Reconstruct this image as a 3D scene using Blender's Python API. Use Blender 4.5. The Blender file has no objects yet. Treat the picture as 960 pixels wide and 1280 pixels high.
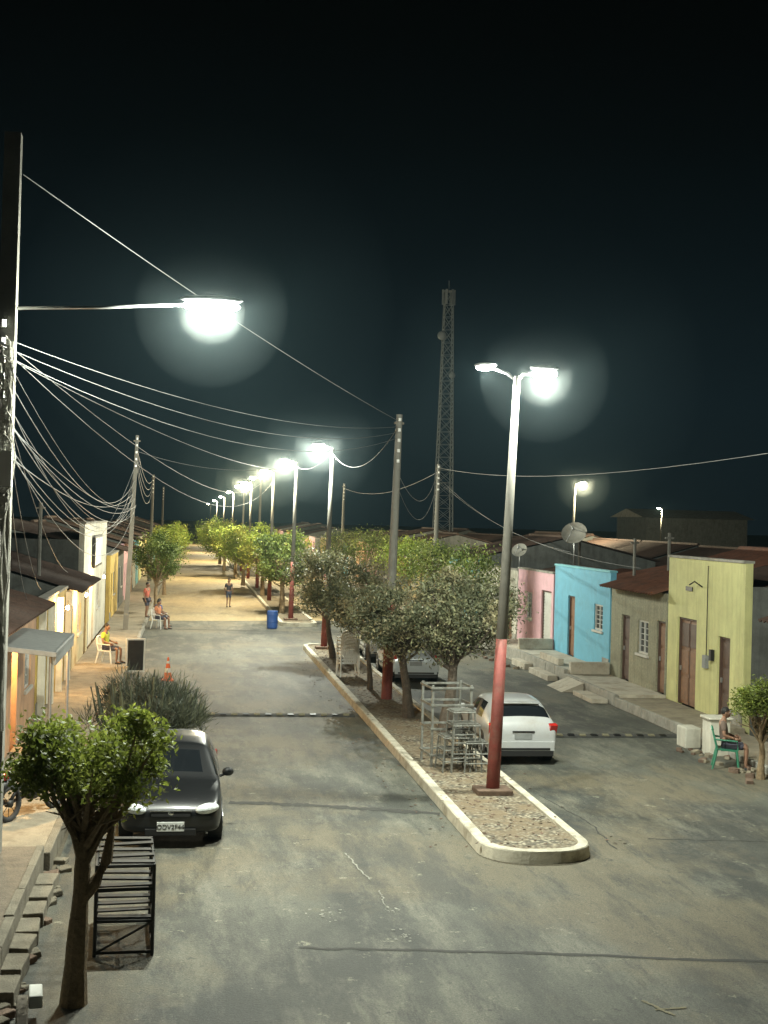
import bpy, math, random
import numpy as np
from mathutils import Vector, Matrix, Euler
random.seed(7); np.random.seed(7)
scene = bpy.context.scene
COL = scene.collection

# ------------------------------------------------------------------ materials
def newmat(name):
    m = bpy.data.materials.new(name); m.use_nodes = True
    nt = m.node_tree; nt.nodes.clear()
    out = nt.nodes.new('ShaderNodeOutputMaterial')
    b = nt.nodes.new('ShaderNodeBsdfPrincipled')
    nt.links.new(b.outputs[0], out.inputs[0])
    return m, nt, b, out
def mat(name, col, rough=0.8, var=0.25, scale=3.0, bump=0.0, bscale=40.0, metal=0.0, dirt=None, dscale=1.2, coat=0.0, streak=False):
    m, nt, b, out = newmat(name)
    N = nt.nodes.new; L = nt.links.new
    tc = N('ShaderNodeTexCoord')
    n1 = N('ShaderNodeTexNoise'); n1.inputs['Scale'].default_value = scale; n1.inputs['Detail'].default_value = 6
    n1.inputs['Roughness'].default_value = 0.65
    L(tc.outputs['Object'], n1.inputs['Vector'])
    r = N('ShaderNodeValToRGB')
    r.color_ramp.elements[0].position = 0.3; r.color_ramp.elements[1].position = 0.7
    c = col
    r.color_ramp.elements[0].color = (c[0]*(1-var), c[1]*(1-var), c[2]*(1-var), 1)
    r.color_ramp.elements[1].color = (min(1,c[0]*(1+var*.6)), min(1,c[1]*(1+var*.6)), min(1,c[2]*(1+var*.6)), 1)
    L(n1.outputs['Fac'], r.inputs['Fac'])
    last = r.outputs['Color']
    if dirt:
        for kk in ([0,1] if streak else [0]):
            n2 = N('ShaderNodeTexNoise'); n2.inputs['Scale'].default_value = dscale*(1+kk*2); n2.inputs['Detail'].default_value = 8
            n2.inputs['Roughness'].default_value = 0.7
            if kk:
                mp = N('ShaderNodeMapping'); mp.inputs['Scale'].default_value = (1.4,1.4,.14); L(tc.outputs['Object'], mp.inputs['Vector']); L(mp.outputs[0], n2.inputs['Vector'])
            else: L(tc.outputs['Object'], n2.inputs['Vector'])
            r2 = N('ShaderNodeValToRGB'); r2.color_ramp.elements[0].position = 0.48; r2.color_ramp.elements[1].position = 0.68
            r2.color_ramp.elements[0].color = (0,0,0,1); r2.color_ramp.elements[1].color = (.8,.8,.8,1) if not kk else (.5,.5,.5,1)
            L(n2.outputs['Fac'], r2.inputs['Fac'])
            mx = N('ShaderNodeMix'); mx.data_type = 'RGBA'
            L(r2.outputs['Color'], mx.inputs['Factor']); L(last, mx.inputs['A'])
            q = .7 if kk else 1
            mx.inputs['B'].default_value = (dirt[0]*q,dirt[1]*q,dirt[2]*q, 1)
            last = mx.outputs['Result']
    L(last, b.inputs['Base Color'])
    b.inputs['Roughness'].default_value = rough; b.inputs['Metallic'].default_value = metal
    if coat: b.inputs['Coat Weight'].default_value = coat; b.inputs['Coat Roughness'].default_value = 0.08
    if bump:
        n3 = N('ShaderNodeTexNoise'); n3.inputs['Scale'].default_value = bscale; n3.inputs['Detail'].default_value = 4
        L(tc.outputs['Object'], n3.inputs['Vector'])
        bp = N('ShaderNodeBump'); bp.inputs['Strength'].default_value = bump; bp.inputs['Distance'].default_value = 0.03
        L(n3.outputs['Fac'], bp.inputs['Height']); L(bp.outputs[0], b.inputs['Normal'])
    return m
def emat(name, col, s):
    m, nt, b, out = newmat(name)
    b.inputs['Base Color'].default_value = (*col, 1)
    b.inputs['Emission Color'].default_value = (*col, 1); b.inputs['Emission Strength'].default_value = s
    return m

def asphalt(name, base, light, dark, brown, brown_amt):
    m, nt, b, out = newmat(name)
    N = nt.nodes.new; L = nt.links.new
    tc = N('ShaderNodeTexCoord')
    def noise(sc, det=8, ro=.65, stretch=None, off=0):
        n = N('ShaderNodeTexNoise'); n.inputs['Scale'].default_value = sc
        n.inputs['Detail'].default_value = det; n.inputs['Roughness'].default_value = ro
        mp = N('ShaderNodeMapping'); mp.inputs['Scale'].default_value = stretch or (1,1,1); mp.inputs['Location'].default_value = (off,off*.7,0)
        L(tc.outputs['Object'], mp.inputs['Vector']); L(mp.outputs[0], n.inputs['Vector'])
        return n.outputs['Fac']
    def ramp(f, a, c, hi=1.0):
        r = N('ShaderNodeMapRange'); r.inputs['From Min'].default_value = a; r.inputs['From Max'].default_value = c; r.inputs['To Max'].default_value = hi
        L(f, r.inputs['Value']); return r.outputs[0]
    def mix(f, a, c):
        mx = N('ShaderNodeMix'); mx.data_type = 'RGBA'; L(f, mx.inputs['Factor'])
        if isinstance(a, tuple): mx.inputs['A'].default_value = (*a, 1)
        else: L(a, mx.inputs['A'])
        if isinstance(c, tuple): mx.inputs['B'].default_value = (*c, 1)
        else: L(c, mx.inputs['B'])
        return mx.outputs['Result']
    c = mix(ramp(noise(.30, 6, .6, (1, .5, 1)), .44, .56), dark, base)
    c = mix(ramp(noise(.8, 9, .75, (1.2, .35, 1), 3), .48, .62, .9), c, light)
    c = mix(ramp(noise(.22, 7, .65, (1, .7, 1), 9), .50 - brown_amt, .60 - brown_amt, .75), c, brown)
    c = mix(ramp(noise(.45, 7, .7, (1.5, .3, 1), 15), .50, .62, .75), c, dark)
    c = mix(ramp(noise(1.5, 9, .8, (1.6, .25, 1), 5), .52, .66, .85), c, dark)
    c = mix(ramp(noise(4.5, 6, .8, None, 2), .59, .66, .85), c, dark)
    c = mix(ramp(noise(2.3, 10, .8, None, 7), .60, .645, .85), c, (light[0]*1.6, light[1]*1.6, light[2]*1.5))
    fine = noise(40, 5, .85)
    fr = N('ShaderNodeMapRange'); fr.inputs['From Min'].default_value = .3; fr.inputs['From Max'].default_value = .7
    fr.inputs['To Min'].default_value = .4; fr.inputs['To Max'].default_value = 1.6
    L(fine, fr.inputs['Value'])
    mm = N('ShaderNodeVectorMath'); mm.operation = 'SCALE'; L(c, mm.inputs[0]); L(fr.outputs[0], mm.inputs['Scale'])
    L(mm.outputs[0], b.inputs['Base Color']); b.inputs['Roughness'].default_value = .75
    bp = N('ShaderNodeBump'); bp.inputs['Strength'].default_value = .8; bp.inputs['Distance'].default_value = .025
    L(noise(22, 7, .75), bp.inputs['Height']); L(bp.outputs[0], b.inputs['Normal'])
    return m

M = {}
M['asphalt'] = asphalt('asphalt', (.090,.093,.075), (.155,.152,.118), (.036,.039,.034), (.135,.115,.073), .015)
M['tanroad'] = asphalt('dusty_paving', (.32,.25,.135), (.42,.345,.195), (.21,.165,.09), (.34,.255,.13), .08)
M['ground'] = mat('dirt', (.09,.075,.05), .95, .4, 1.5, .5, 12)
M['conc'] = mat('concrete', (.30,.29,.25), .85, .3, 4, .4, 50, dirt=(.14,.13,.10))
M['oldconc'] = mat('weathered_concrete', (.17,.15,.11), .9, .35, 4, .5, 40, dirt=(.08,.07,.05))
M['pole'] = mat('concrete_pole', (.18,.175,.15), .8, .25, 6, .3, 60, dirt=(.11,.105,.09), dscale=3)
M['redpole'] = mat('red_painted_concrete', (.20,.045,.035), .7, .3, 6, .2, 60, dirt=(.18,.09,.065), dscale=4)
M['whitekerb'] = mat('whitewashed_kerb', (.54,.51,.41), .85, .2, 5, .4, 40, dirt=(.22,.19,.135), dscale=2.2)
M['walk'] = mat('pavement_cement', (.25,.215,.155), .9, .3, 2.5, .5, 30, dirt=(.13,.105,.07), dscale=1.7)
M['walkdark'] = mat('dark_pavement', (.15,.12,.085), .9, .35, 2.5, .6, 30, dirt=(.07,.055,.04), dscale=1.7)  # darker brown cement for the near left stretch
M['walkpale'] = mat('pavement_pale', (.46,.42,.34), .9, .2, 2.5, .4, 30, dirt=(.24,.20,.15), dscale=1.7)
M['brick'] = mat('rubble_brick', (.15,.10,.07), .9, .4, 8, .5, 50)
M['metal'] = mat('galvanised_metal', (.35,.36,.36), .45, .15, 8, metal=.7)
M['towerpaint'] = mat('tower_paint', (.22,.25,.27), .6, .2, 3, metal=.2)
M['greymetal'] = mat('weathered_grey_frame', (.18,.185,.165), .6, .35, 9, .3, 60, metal=.2, dirt=(.09,.08,.06), dscale=5)
M['darkmetal'] = mat('dark_metal', (.03,.03,.028), .55, .3, 8, metal=.4)
M['wire'] = mat('cable_sheath', (.15,.155,.155), .6, .1, 8)
M['wood'] = mat('grey_timber', (.18,.155,.12), .85, .35, 9, .3, 70)
M['bark'] = mat('bark', (.24,.175,.10), .95, .45, 14, .9, 45)
M['barkw'] = mat('dark_bark', (.10,.08,.06), .95, .45, 14, .9, 45)
M['black'] = mat('black_plastic', (.012,.012,.012), .5, .1, 5)
M['tyre'] = mat('tyre_rubber', (.02,.02,.02), .85, .2, 10)
M['alloy'] = mat('wheel_alloy', (.42,.43,.44), .35, .1, 5, metal=.7)
M['glass'] = mat('tinted_glass', (.008,.010,.012), .06, .1, 2, coat=.3)
M['carblack'] = mat('black_car_paint', (.004,.005,.006), .4, .15, 2, coat=.6)
M['carwhite'] = mat('white_car_paint', (.36,.37,.37), .35, .08, 2, coat=.8, dirt=(.28,.27,.24), dscale=2)
M['carsilver'] = mat('silver_car_paint', (.42,.45,.46), .3, .05, 2, metal=.3, coat=.8)
M['chrome'] = mat('chrome_trim', (.7,.72,.72), .15, .05, 5, metal=1)
M['lens'] = mat('headlight_lens', (.75,.8,.8), .15, .3, 30, coat=1)
M['redlens'] = mat('red_lens', (.42,.02,.015), .2, .15, 12, coat=1)
M['plate'] = mat('number_plate', (.7,.71,.68), .5, .05, 5)
M['platetxt'] = mat('plate_ink', (.01,.01,.012), .6, .05, 5)
M['whiteplastic'] = mat('white_plastic', (.68,.69,.66), .45, .06, 5)
M['greenplastic'] = mat('green_plastic', (.03,.17,.10), .45, .1, 5)
M['blueplastic'] = mat('blue_plastic', (.03,.09,.30), .45, .1, 5)
M['orange'] = mat('orange_plastic', (.70,.12,.02), .5, .1, 5)
M['signwhite'] = mat('sign_white', (.65,.66,.62), .6, .1, 5)
M['tile'] = mat('roof_tile', (.17,.07,.04), .9, .45, 5, .5, 30, dirt=(.06,.04,.03), dscale=2.5)
M['tiledark'] = mat('old_roof_tile', (.07,.04,.028), .9, .45, 5, .5, 30, dirt=(.03,.025,.02), dscale=2.5)
M['lime'] = mat('lime_paint', (.54,.53,.24), .85, .12, 1.6, .15, 40, dirt=(.44,.42,.20), dscale=1.4, streak=True)
M['beige'] = mat('pebbledash', (.30,.29,.20), .95, .35, 14, .8, 60, dirt=(.19,.18,.13), dscale=1.5, streak=True)
M['blue'] = mat('blue_paint', (.13,.37,.50), .85, .12, 1.5, .15, 40, dirt=(.11,.28,.37), dscale=1.4)
M['lblue'] = mat('turquoise_paint', (.16,.42,.48), .85, .12, 1.5, .15, 40)
M['pink'] = mat('pink_paint', (.60,.36,.40), .85, .12, 1.5, .15, 40, dirt=(.46,.29,.30), dscale=1.4)
M['white'] = mat('white_wall_paint', (.58,.56,.47), .85, .15, 1.5, .15, 40, dirt=(.36,.33,.26), dscale=1.1, streak=True)
M['salmon'] = mat('salmon_paint', (.50,.29,.16), .85, .15, 1.5, .2, 40, dirt=(.32,.19,.11), dscale=1.3, streak=True)
M['yellow'] = mat('yellow_paint', (.58,.41,.11), .85, .15, 1.5, .2, 40, dirt=(.38,.27,.10), dscale=1.3, streak=True)
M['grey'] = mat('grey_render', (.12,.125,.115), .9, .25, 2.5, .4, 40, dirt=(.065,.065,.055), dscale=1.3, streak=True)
M['cream'] = mat('cream_paint', (.54,.44,.24), .85, .15, 1.5, .2, 40, dirt=(.34,.28,.16), dscale=1.3, streak=True)
M['doorwood'] = mat('brown_door', (.20,.10,.05), .6, .3, 6, .2, 20)
M['doordark'] = mat('dark_door', (.09,.05,.035), .6, .3, 6, .2, 20)
M['doorwhite'] = mat('white_gate', (.50,.50,.46), .6, .15, 6)
M['doorgrey'] = mat('grey_roller_shutter', (.20,.21,.205), .6, .2, 6)
M['frame'] = mat('window_frame', (.45,.44,.40), .6, .1, 5)
M['skin'] = mat('skin', (.22,.12,.075), .6, .1, 8)
M['hair'] = mat('hair', (.012,.01,.008), .7, .2, 30)
M['lampglow'] = emat('lamp_diffuser', (.97,1.0,.98), 70)
M['lampwarm'] = emat('lamp_diffuser_warm', (1.0,.92,.7), 70)
M['yellowpaint'] = mat('worn_road_paint', (.20,.18,.11), .9, .4, 12, dirt=(.11,.11,.08), dscale=9)
M['whitepaint'] = mat('worn_white_road_paint', (.28,.28,.24), .9, .4, 12, dirt=(.11,.11,.10), dscale=7)
M['tarshade'] = mat('tar_and_shadow', (.042,.042,.037), .9, .3, 6, .4, 40)  # tar, and also the tone of the painted shadow strip
def pebble():
    m, nt, b, out = newmat('pebble_mosaic'); N = nt.nodes.new; L = nt.links.new
    tc = N('ShaderNodeTexCoord'); v = N('ShaderNodeTexVoronoi'); v.inputs['Scale'].default_value = 13
    L(tc.outputs['Object'], v.inputs['Vector'])
    r = N('ShaderNodeValToRGB'); r.color_ramp.elements[0].color = (.40,.36,.26,1); r.color_ramp.elements[1].color = (.09,.08,.06,1)
    r.color_ramp.elements[0].position = .15; r.color_ramp.elements[1].position = .6
    L(v.outputs['Distance'], r.inputs['Fac'])
    n = N('ShaderNodeTexNoise'); n.inputs['Scale'].default_value = 1.6; n.inputs['Detail'].default_value = 8; n.inputs['Roughness'].default_value = .75
    L(tc.outputs['Object'], n.inputs['Vector'])
    mr = N('ShaderNodeMapRange'); mr.inputs['From Min'].default_value = .40; mr.inputs['From Max'].default_value = .58
    L(n.outputs['Fac'], mr.inputs['Value'])
    mx = N('ShaderNodeMix'); mx.data_type = 'RGBA'; L(mr.outputs[0], mx.inputs['Factor']); L(r.outputs['Color'], mx.inputs['A'])
    mx.inputs['B'].default_value = (.17,.13,.08,1)
    L(mx.outputs['Result'], b.inputs['Base Color']); b.inputs['Roughness'].default_value = .9
    bp = N('ShaderNodeBump'); bp.inputs['Strength'].default_value = .7; bp.inputs['Distance'].default_value = .03; bp.invert = True
    L(v.outputs['Distance'], bp.inputs['Height']); L(bp.outputs[0], b.inputs['Normal'])
    return m
M['pebble'] = pebble()
def leafmat(name, c, tr=.3):
    m, nt, b, out = newmat(name); N = nt.nodes.new; L = nt.links.new
    tc = N('ShaderNodeTexCoord'); n = N('ShaderNodeTexNoise'); n.inputs['Scale'].default_value = 5; n.inputs['Detail'].default_value = 4
    L(tc.outputs['Object'], n.inputs['Vector'])
    r = N('ShaderNodeValToRGB'); r.color_ramp.elements[0].position = .35; r.color_ramp.elements[1].position = .65
    r.color_ramp.elements[0].color = (c[0]*.6, c[1]*.6, c[2]*.6, 1); r.color_ramp.elements[1].color = (c[0]*1.35, c[1]*1.3, c[2]*1.2, 1)
    L(n.outputs['Fac'], r.inputs['Fac']); L(r.outputs['Color'], b.inputs['Base Color']); b.inputs['Roughness'].default_value = .55
    t = N('ShaderNodeBsdfTranslucent'); L(r.outputs['Color'], t.inputs['Color'])
    ms = N('ShaderNodeMixShader'); ms.inputs[0].default_value = tr
    L(b.outputs[0], ms.inputs[1]); L(t.outputs[0], ms.inputs[2]); L(ms.outputs[0], out.inputs[0])
    return m
LEAF = {
 'olive': [leafmat('leaf_olive_a', (.20,.21,.12)), leafmat('leaf_olive_b', (.12,.135,.08)), leafmat('leaf_olive_c', (.30,.28,.17))],
 'green': [leafmat('leaf_green_a', (.14,.19,.045)), leafmat('leaf_green_b', (.08,.12,.028)), leafmat('leaf_green_c', (.22,.27,.07))],
 'near': [leafmat('leaf_near_a', (.19,.24,.045),.45), leafmat('leaf_near_b', (.12,.16,.03),.45), leafmat('leaf_near_c', (.28,.33,.07),.45)],
 'bright': [leafmat('leaf_bright_a', (.23,.31,.05)), leafmat('leaf_bright_b', (.15,.22,.035)), leafmat('leaf_bright_c', (.36,.38,.08))],
 'grey': [leafmat('leaf_grey_a', (.07,.085,.06)), leafmat('leaf_grey_b', (.04,.05,.035)), leafmat('leaf_grey_c', (.12,.13,.08))],
}

# ------------------------------------------------------------------ mesh builder
class MB:
    def __init__(s): s.v=[]; s.f=[]; s.m=[]
    def add(s, vs, fs, m=0):
        o=len(s.v); s.v += [tuple(p) for p in vs]
        s.f += [tuple(i+o for i in f) for f in fs]; s.m += [m]*len(fs)
    def box(s, x0,x1,y0,y1,z0,z1,m=0):
        vs=[(x0,y0,z0),(x1,y0,z0),(x1,y1,z0),(x0,y1,z0),(x0,y0,z1),(x1,y0,z1),(x1,y1,z1),(x0,y1,z1)]
        s.add(vs,[(0,3,2,1),(4,5,6,7),(0,1,5,4),(1,2,6,5),(2,3,7,6),(3,0,4,7)],m)
    def obox(s, c, size, rot=(0,0,0), m=0):
        R=Euler(rot).to_matrix(); c=Vector(c); hx,hy,hz=[q/2 for q in size]
        vs=[c+R@Vector((a*hx,b*hy,d*hz)) for d in(-1,1) for a,b in((-1,-1),(1,-1),(1,1),(-1,1))]
        s.add(vs,[(0,3,2,1),(4,5,6,7),(0,1,5,4),(1,2,6,5),(2,3,7,6),(3,0,4,7)],m)
    def tube(s, pts, rad, n=8, m=0, phase=0):
        pts=[Vector(p) for p in pts]
        if not hasattr(rad,'__len__'): rad=[rad]*len(pts)
        vs=[]
        for i,p in enumerate(pts):
            d=(pts[min(i+1,len(pts)-1)]-pts[max(i-1,0)]).normalized()
            up=Vector((0,0,1)) if abs(d.z)<.95 else Vector((0,1,0))
            a=d.cross(up).normalized(); b=d.cross(a).normalized()
            for k in range(n):
                t=2*math.pi*k/n+phase
                vs.append(p+a*math.cos(t)*rad[i]+b*math.sin(t)*rad[i])
        fs=[]
        for i in range(len(pts)-1):
            for k in range(n):
                fs.append((i*n+k,i*n+(k+1)%n,(i+1)*n+(k+1)%n,(i+1)*n+k))
        fs.append(tuple(range(n-1,-1,-1))); fs.append(tuple(range((len(pts)-1)*n,len(pts)*n)))
        s.add(vs,fs,m)
    def ell(s, c, r, m=0, seg=14, rings=8, rot=None):
        vs=[]; c=Vector(c); R=Euler(rot).to_matrix() if rot else None
        for i in range(rings+1):
            ph=math.pi*i/rings
            for k in range(seg):
                t=2*math.pi*k/seg
                q=Vector((r[0]*math.sin(ph)*math.cos(t), r[1]*math.sin(ph)*math.sin(t), r[2]*math.cos(ph)))
                if R: q=R@q
                vs.append(c+q)
        fs=[(i*seg+k,(i+1)*seg+k,(i+1)*seg+(k+1)%seg,i*seg+(k+1)%seg) for i in range(rings) for k in range(seg)]
        s.add(vs,fs,m)
    def build(s, name, mats, parent=None, smooth=False, bevel=0, loc=None, rotz=0):
        me=bpy.data.meshes.new(name); me.from_pydata(s.v,[],s.f)
        for q in mats: me.materials.append(M[q] if isinstance(q,str) else q)
        me.polygons.foreach_set('material_index', s.m)
        if smooth: me.polygons.foreach_set('use_smooth',[True]*len(s.f))
        me.update()
        ob=bpy.data.objects.new(name,me); COL.objects.link(ob)
        if parent: ob.parent=parent
        if loc: ob.location=loc
        ob.rotation_euler=(0,0,rotz)
        if bevel:
            b=ob.modifiers.new('bevel','BEVEL'); b.width=bevel; b.segments=2; b.limit_method='ANGLE'
        return ob
def empty(name, loc=(0,0,0), rotz=0):
    e=bpy.data.objects.new(name,None); COL.objects.link(e); e.location=loc; e.rotation_euler=(0,0,rotz)
    e.empty_display_size=.3; return e

# ------------------------------------------------------------------ camera
cam=bpy.data.cameras.new('camera'); co=bpy.data.objects.new('camera',cam); COL.objects.link(co)
cam.sensor_fit='HORIZONTAL'; cam.sensor_width=36; cam.lens=36*1700/960; cam.clip_end=3000; cam.clip_start=.1
R=Euler((math.radians(90+.38),0,math.radians(-8.2))).to_matrix().to_4x4() @ Matrix.Rotation(math.radians(1.5),4,'Z')
co.matrix_world=Matrix.Translation((0,0,5.3)) @ R
scene.camera=co

# ------------------------------------------------------------------ world + added glow volumes
w=bpy.data.worlds.new('World'); scene.world=w; w.use_nodes=True
nt=w.node_tree; nt.nodes.clear(); N=nt.nodes.new; Lk=nt.links.new
out=N('ShaderNodeOutputWorld'); bg=N('ShaderNodeBackground'); tc=N('ShaderNodeTexCoord'); sx=N('ShaderNodeSeparateXYZ')
Lk(tc.outputs['Generated'],sx.inputs[0]); rp=N('ShaderNodeValToRGB')
e=rp.color_ramp.elements; e[0].position=0; e[0].color=(.0034,.0070,.0092,1); e[1].position=.34; e[1].color=(.00004,.00007,.00012,1)
q=rp.color_ramp.elements.new(.09); q.color=(.0030,.0072,.0102,1); q=rp.color_ramp.elements.new(.19); q.color=(.0010,.0027,.0041,1); q=rp.color_ramp.elements.new(.27); q.color=(.0003,.0007,.0011,1)
Lk(sx.outputs['Z'],rp.inputs['Fac']); Lk(rp.outputs['Color'],bg.inputs['Color']); bg.inputs['Strength'].default_value=1
Lk(bg.outputs[0],out.inputs[0])
def scattermat(name,den,col=(.62,.92,1)):
    hm=bpy.data.materials.new(name); hm.use_nodes=True; hm.node_tree.nodes.clear()
    o_=hm.node_tree.nodes.new('ShaderNodeOutputMaterial'); vs_=hm.node_tree.nodes.new('ShaderNodeVolumeScatter')
    vs_.inputs['Density'].default_value=den; vs_.inputs['Color'].default_value=(*col,1); vs_.inputs['Anisotropy'].default_value=0.1
    hm.node_tree.links.new(vs_.outputs[0],o_.inputs['Volume']); return hm
b=MB(); b.box(-60,140,-8,260,-.5,45)
hz=b.build('glow_haze',[scattermat('glow_haze',.00011,(.5,.85,1))])  # thin scatter volume added for glow around the lamps
HALOS=[scattermat('halo_core',.0040,(.92,1,.98)),scattermat('halo_mid',.0012,(.78,.97,1)),scattermat('halo_outer',.00026,(.6,.92,1))]  # volumes for the added halos around lamp heads

# ------------------------------------------------------------------ ground, roads
b=MB(); b.add([(-600,-60,0),(900,-60,0),(900,1500,0),(-600,1500,0)],[(0,1,2,3)]); b.build('ground',['ground'])
b=MB(); b.add([(-1.8,-10,.004),(12.6,-10,.004),(12.6,72,.004),(-1.8,69,.004)],[(0,1,2,3)])
b.build('asphalt_road',['asphalt'])
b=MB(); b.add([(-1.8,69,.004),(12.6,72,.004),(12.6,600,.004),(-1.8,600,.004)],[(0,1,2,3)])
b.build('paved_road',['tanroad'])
def strip(name, pts, wd, z, mt, jit=.02):
    b=MB(); vs=[]; n=len(pts)
    P=[]
    for i in range(n-1):
        for k in range(26):
            t=k/26; P.append(((pts[i][0]*(1-t)+pts[i+1][0]*t),(pts[i][1]*(1-t)+pts[i+1][1]*t)))
    P.append(pts[-1]); j=0
    for i,p in enumerate(P):
        a=P[max(0,i-1)]; c=P[min(len(P)-1,i+1)]; dx,dy=c[0]-a[0],c[1]-a[1]; l=math.hypot(dx,dy)
        nx,ny=-dy/l,dx/l; j=j*.8+random.uniform(-jit,jit); h=wd/2*random.uniform(.5,1.3)
        vs+=[(p[0]+nx*(j+h),p[1]+ny*(j+h),z),(p[0]+nx*(j-h),p[1]+ny*(j-h),z)]
    b.add(vs,[(2*i,2*i+1,2*i+3,2*i+2) for i in range(len(P)-1)])
    return b.build(name,[mt])
strip('seam_and_shadow_strip',[(1.5,16.8),(3,16.6),(8,15.8),(12.5,15.1)],.09,.008,'tarshade')
strip('seam_and_shadow_strip',[(7.9,22.3),(10,22.0),(12.0,21.4)],.05,.008,'tarshade')
strip('seam_and_shadow_strip',[(.9,25.4),(2.5,25.1),(4.7,24.4)],.26,.008,'tarshade',.03)  # this strip paints a cast shadow across the left lane
strip('seam_and_shadow_strip',[(-1.7,64.2),(3,64.0),(12,63)],.3,.008,'tarshade',.05)
strip('seam_and_shadow_strip',[(6.95,26),(7.25,23.4),(7.1,21.6)],.03,.0085,'tarshade',.02)
strip('road_marking',[(2.6,21.5),(2.8,19.9)],.03,.012,'whitepaint')
strip('road_marking',[(2.83,19.3),(2.85,18.4)],.02,.012,'whitepaint')
strip('road_marking',[(5.18,14.68),(5.38,14.2)],.05,.012,'yellowpaint',.006)
strip('road_marking',[(5.22,14.38),(5.6,14.42)],.045,.0125,'yellowpaint',.006)
def splat(name,cx,cy,r,n,mt):
    b=MB()
    for i in range(n):
        a=random.uniform(0,6.28); d=r*random.random(); s=random.uniform(.006,.03)
        x,y=cx+d*math.cos(a),cy+d*math.sin(a)*1.5; k=6
        b.add([(x+s*math.cos(6.28*j/k)*random.uniform(.5,1.3),y+s*math.sin(6.28*j/k)*random.uniform(.5,1.5),.0125+i*.00002) for j in range(k)],[tuple(range(k))])
    b.build(name,[mt])
splat('paint_spatter',2.0,18.2,.3,22,'whitepaint'); splat('paint_spatter',2.0,13.9,.3,36,'whitepaint'); splat('paint_spatter',2.9,17.2,.2,14,'whitepaint'); splat('paint_spatter',2.9,18.3,.15,12,'whitepaint')
def bump(name,x0,x1,y):
    b=MB(); n=40
    prof=[(-.3,.005),(-.18,.035),(0,.05),(.18,.035),(.3,.005)]
    vs=[];
    for i in range(n+1):
        x=x0+(x1-x0)*i/n
        for d,z in prof: vs.append((x,y+d,z))
    b.add(vs,[(i*5+k,(i+1)*5+k,(i+1)*5+k+1,i*5+k+1) for i in range(n) for k in range(4)],0)
    k=0; x=x0+.15
    while x<x1-.3:
        b.obox((x+.12,y-.14,.052),(.16,.12,.03),(math.radians(13),0,0),1 if k%2==0 else 2); x+=.3; k+=1
    b.build(name,['tarshade','yellowpaint','black'])
bump('speed_bump',-.1,4.6,36.6); bump('speed_bump',6.7,12.5,33.3)

# ------------------------------------------------------------------ median
def outline(x0,x1,y0,y1,r,rn=10):
    P=[]
    for cx,cy,a0 in((x1-r,y0+r,-90),(x1-r,y1-r,0),(x0+r,y1-r,90),(x0+r,y0+r,180)):
        for k in range(rn+1):
            a=math.radians(a0+90*k/rn); P.append((cx+r*math.cos(a),cy+r*math.sin(a)))
    return P
def median(name,x0,x1,y0,y1,kerb='whitekerb'):
    e=empty(name); kw=.19; H=.2
    o=outline(x0,x1,y0,y1,.78); i_=outline(x0+kw,x1-kw,y0+kw,y1-kw,.60); n=len(o)
    b=MB(); vs=[(x,y,0) for x,y in o]+[(x+ (0.02 if x<(x0+x1)/2 else -.02),y,H-.02) for x,y in o]+[(x+ (0.04 if x<(x0+x1)/2 else -.04),y,H) for x,y in o]+[(x,y,H) for x,y in i_]+[(x,y,H-.08) for x,y in i_]
    fs=[]
    for k in range(n):
        j=(k+1)%n
        for l in range(4): fs.append((l*n+k,l*n+j,(l+1)*n+j,(l+1)*n+k))
    b.add(vs,fs); ob=b.build('kerb',[kerb],e)
    b=MB(); b.add([(x,y,H-.05) for x,y in i_],[tuple(range(n))]); b.build('pebble_paving',['pebble'],e)
    return e
median('median_strip',4.75,6.6,20.7,55.8)
median('median_strip',4.6,6.5,66.5,400)
b=MB(); rnd=random.Random(8)
for i in range(1300):
    y=rnd.uniform(21.2,54); x=rnd.uniform(5.0,6.35) if rnd.random()<.7 else rnd.uniform(4.0,7.4); z=.158 if 4.95<x<6.4 else .012
    if 4.7<x<=4.95 or 6.4<=x<6.65: z=.205
    s=rnd.uniform(.015,.045); b.obox((x,y,z),(s,s*1.6,.006),(rnd.uniform(-.3,.3),rnd.uniform(-.3,.3),rnd.uniform(0,3)),rnd.choice([0,0,1]))
b.build('fallen_leaves',['brick','wood'])

# ------------------------------------------------------------------ pavements
def walk(name,x0,x1,y0,y1,h,m,kerbside,km='conc'):
    b=MB(); b.box(x0,x1,y0,y1,0,h,0)
    kx=(x1,x1+.12) if kerbside>0 else (x0-.12,x0)
    n=max(1,int((y1-y0)/1.1)); 
    for i in range(n):
        a=y0+(y1-y0)*i/n; c=y0+(y1-y0)*(i+1)/n
        b.box(kx[0]+random.uniform(-.02,.02),kx[1]+random.uniform(-.02,.02),a+.012,c-.012,0,h+random.uniform(.005,.03),1)
    return b.build(name,[m,km],bevel=.015)
walk('left_pavement',-3.6,-1.95,24.0,200,.22,'walk',1)
walk('left_pavement',-3.6,-2.05,5,20.4,.42,'walkdark',1,'oldconc')
walk('left_pavement',-3.6,-1.98,20.42,23.98,.30,'walk',1,'oldconc')
b=MB()
for i in range(60):
    y=11.5+i*.16+random.uniform(-.1,.1); s=random.uniform(.05,.17)
    b.obox((-1.88+random.uniform(-.12,.22),y,s*.2+.01),(s,s*1.3,s*.5),(random.uniform(-.2,.2),random.uniform(-.2,.2),random.uniform(0,3)),random.choice([0,0,1]))
for i in range(7): b.obox((-1.84,15.2+i*.72,.09+.01*(i%3)),(.30,.58,.18),(0,random.uniform(-.05,.05),random.uniform(-.08,.08)),0)
b.build('broken_kerb_stones',['oldconc','brick'],bevel=.02)
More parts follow.
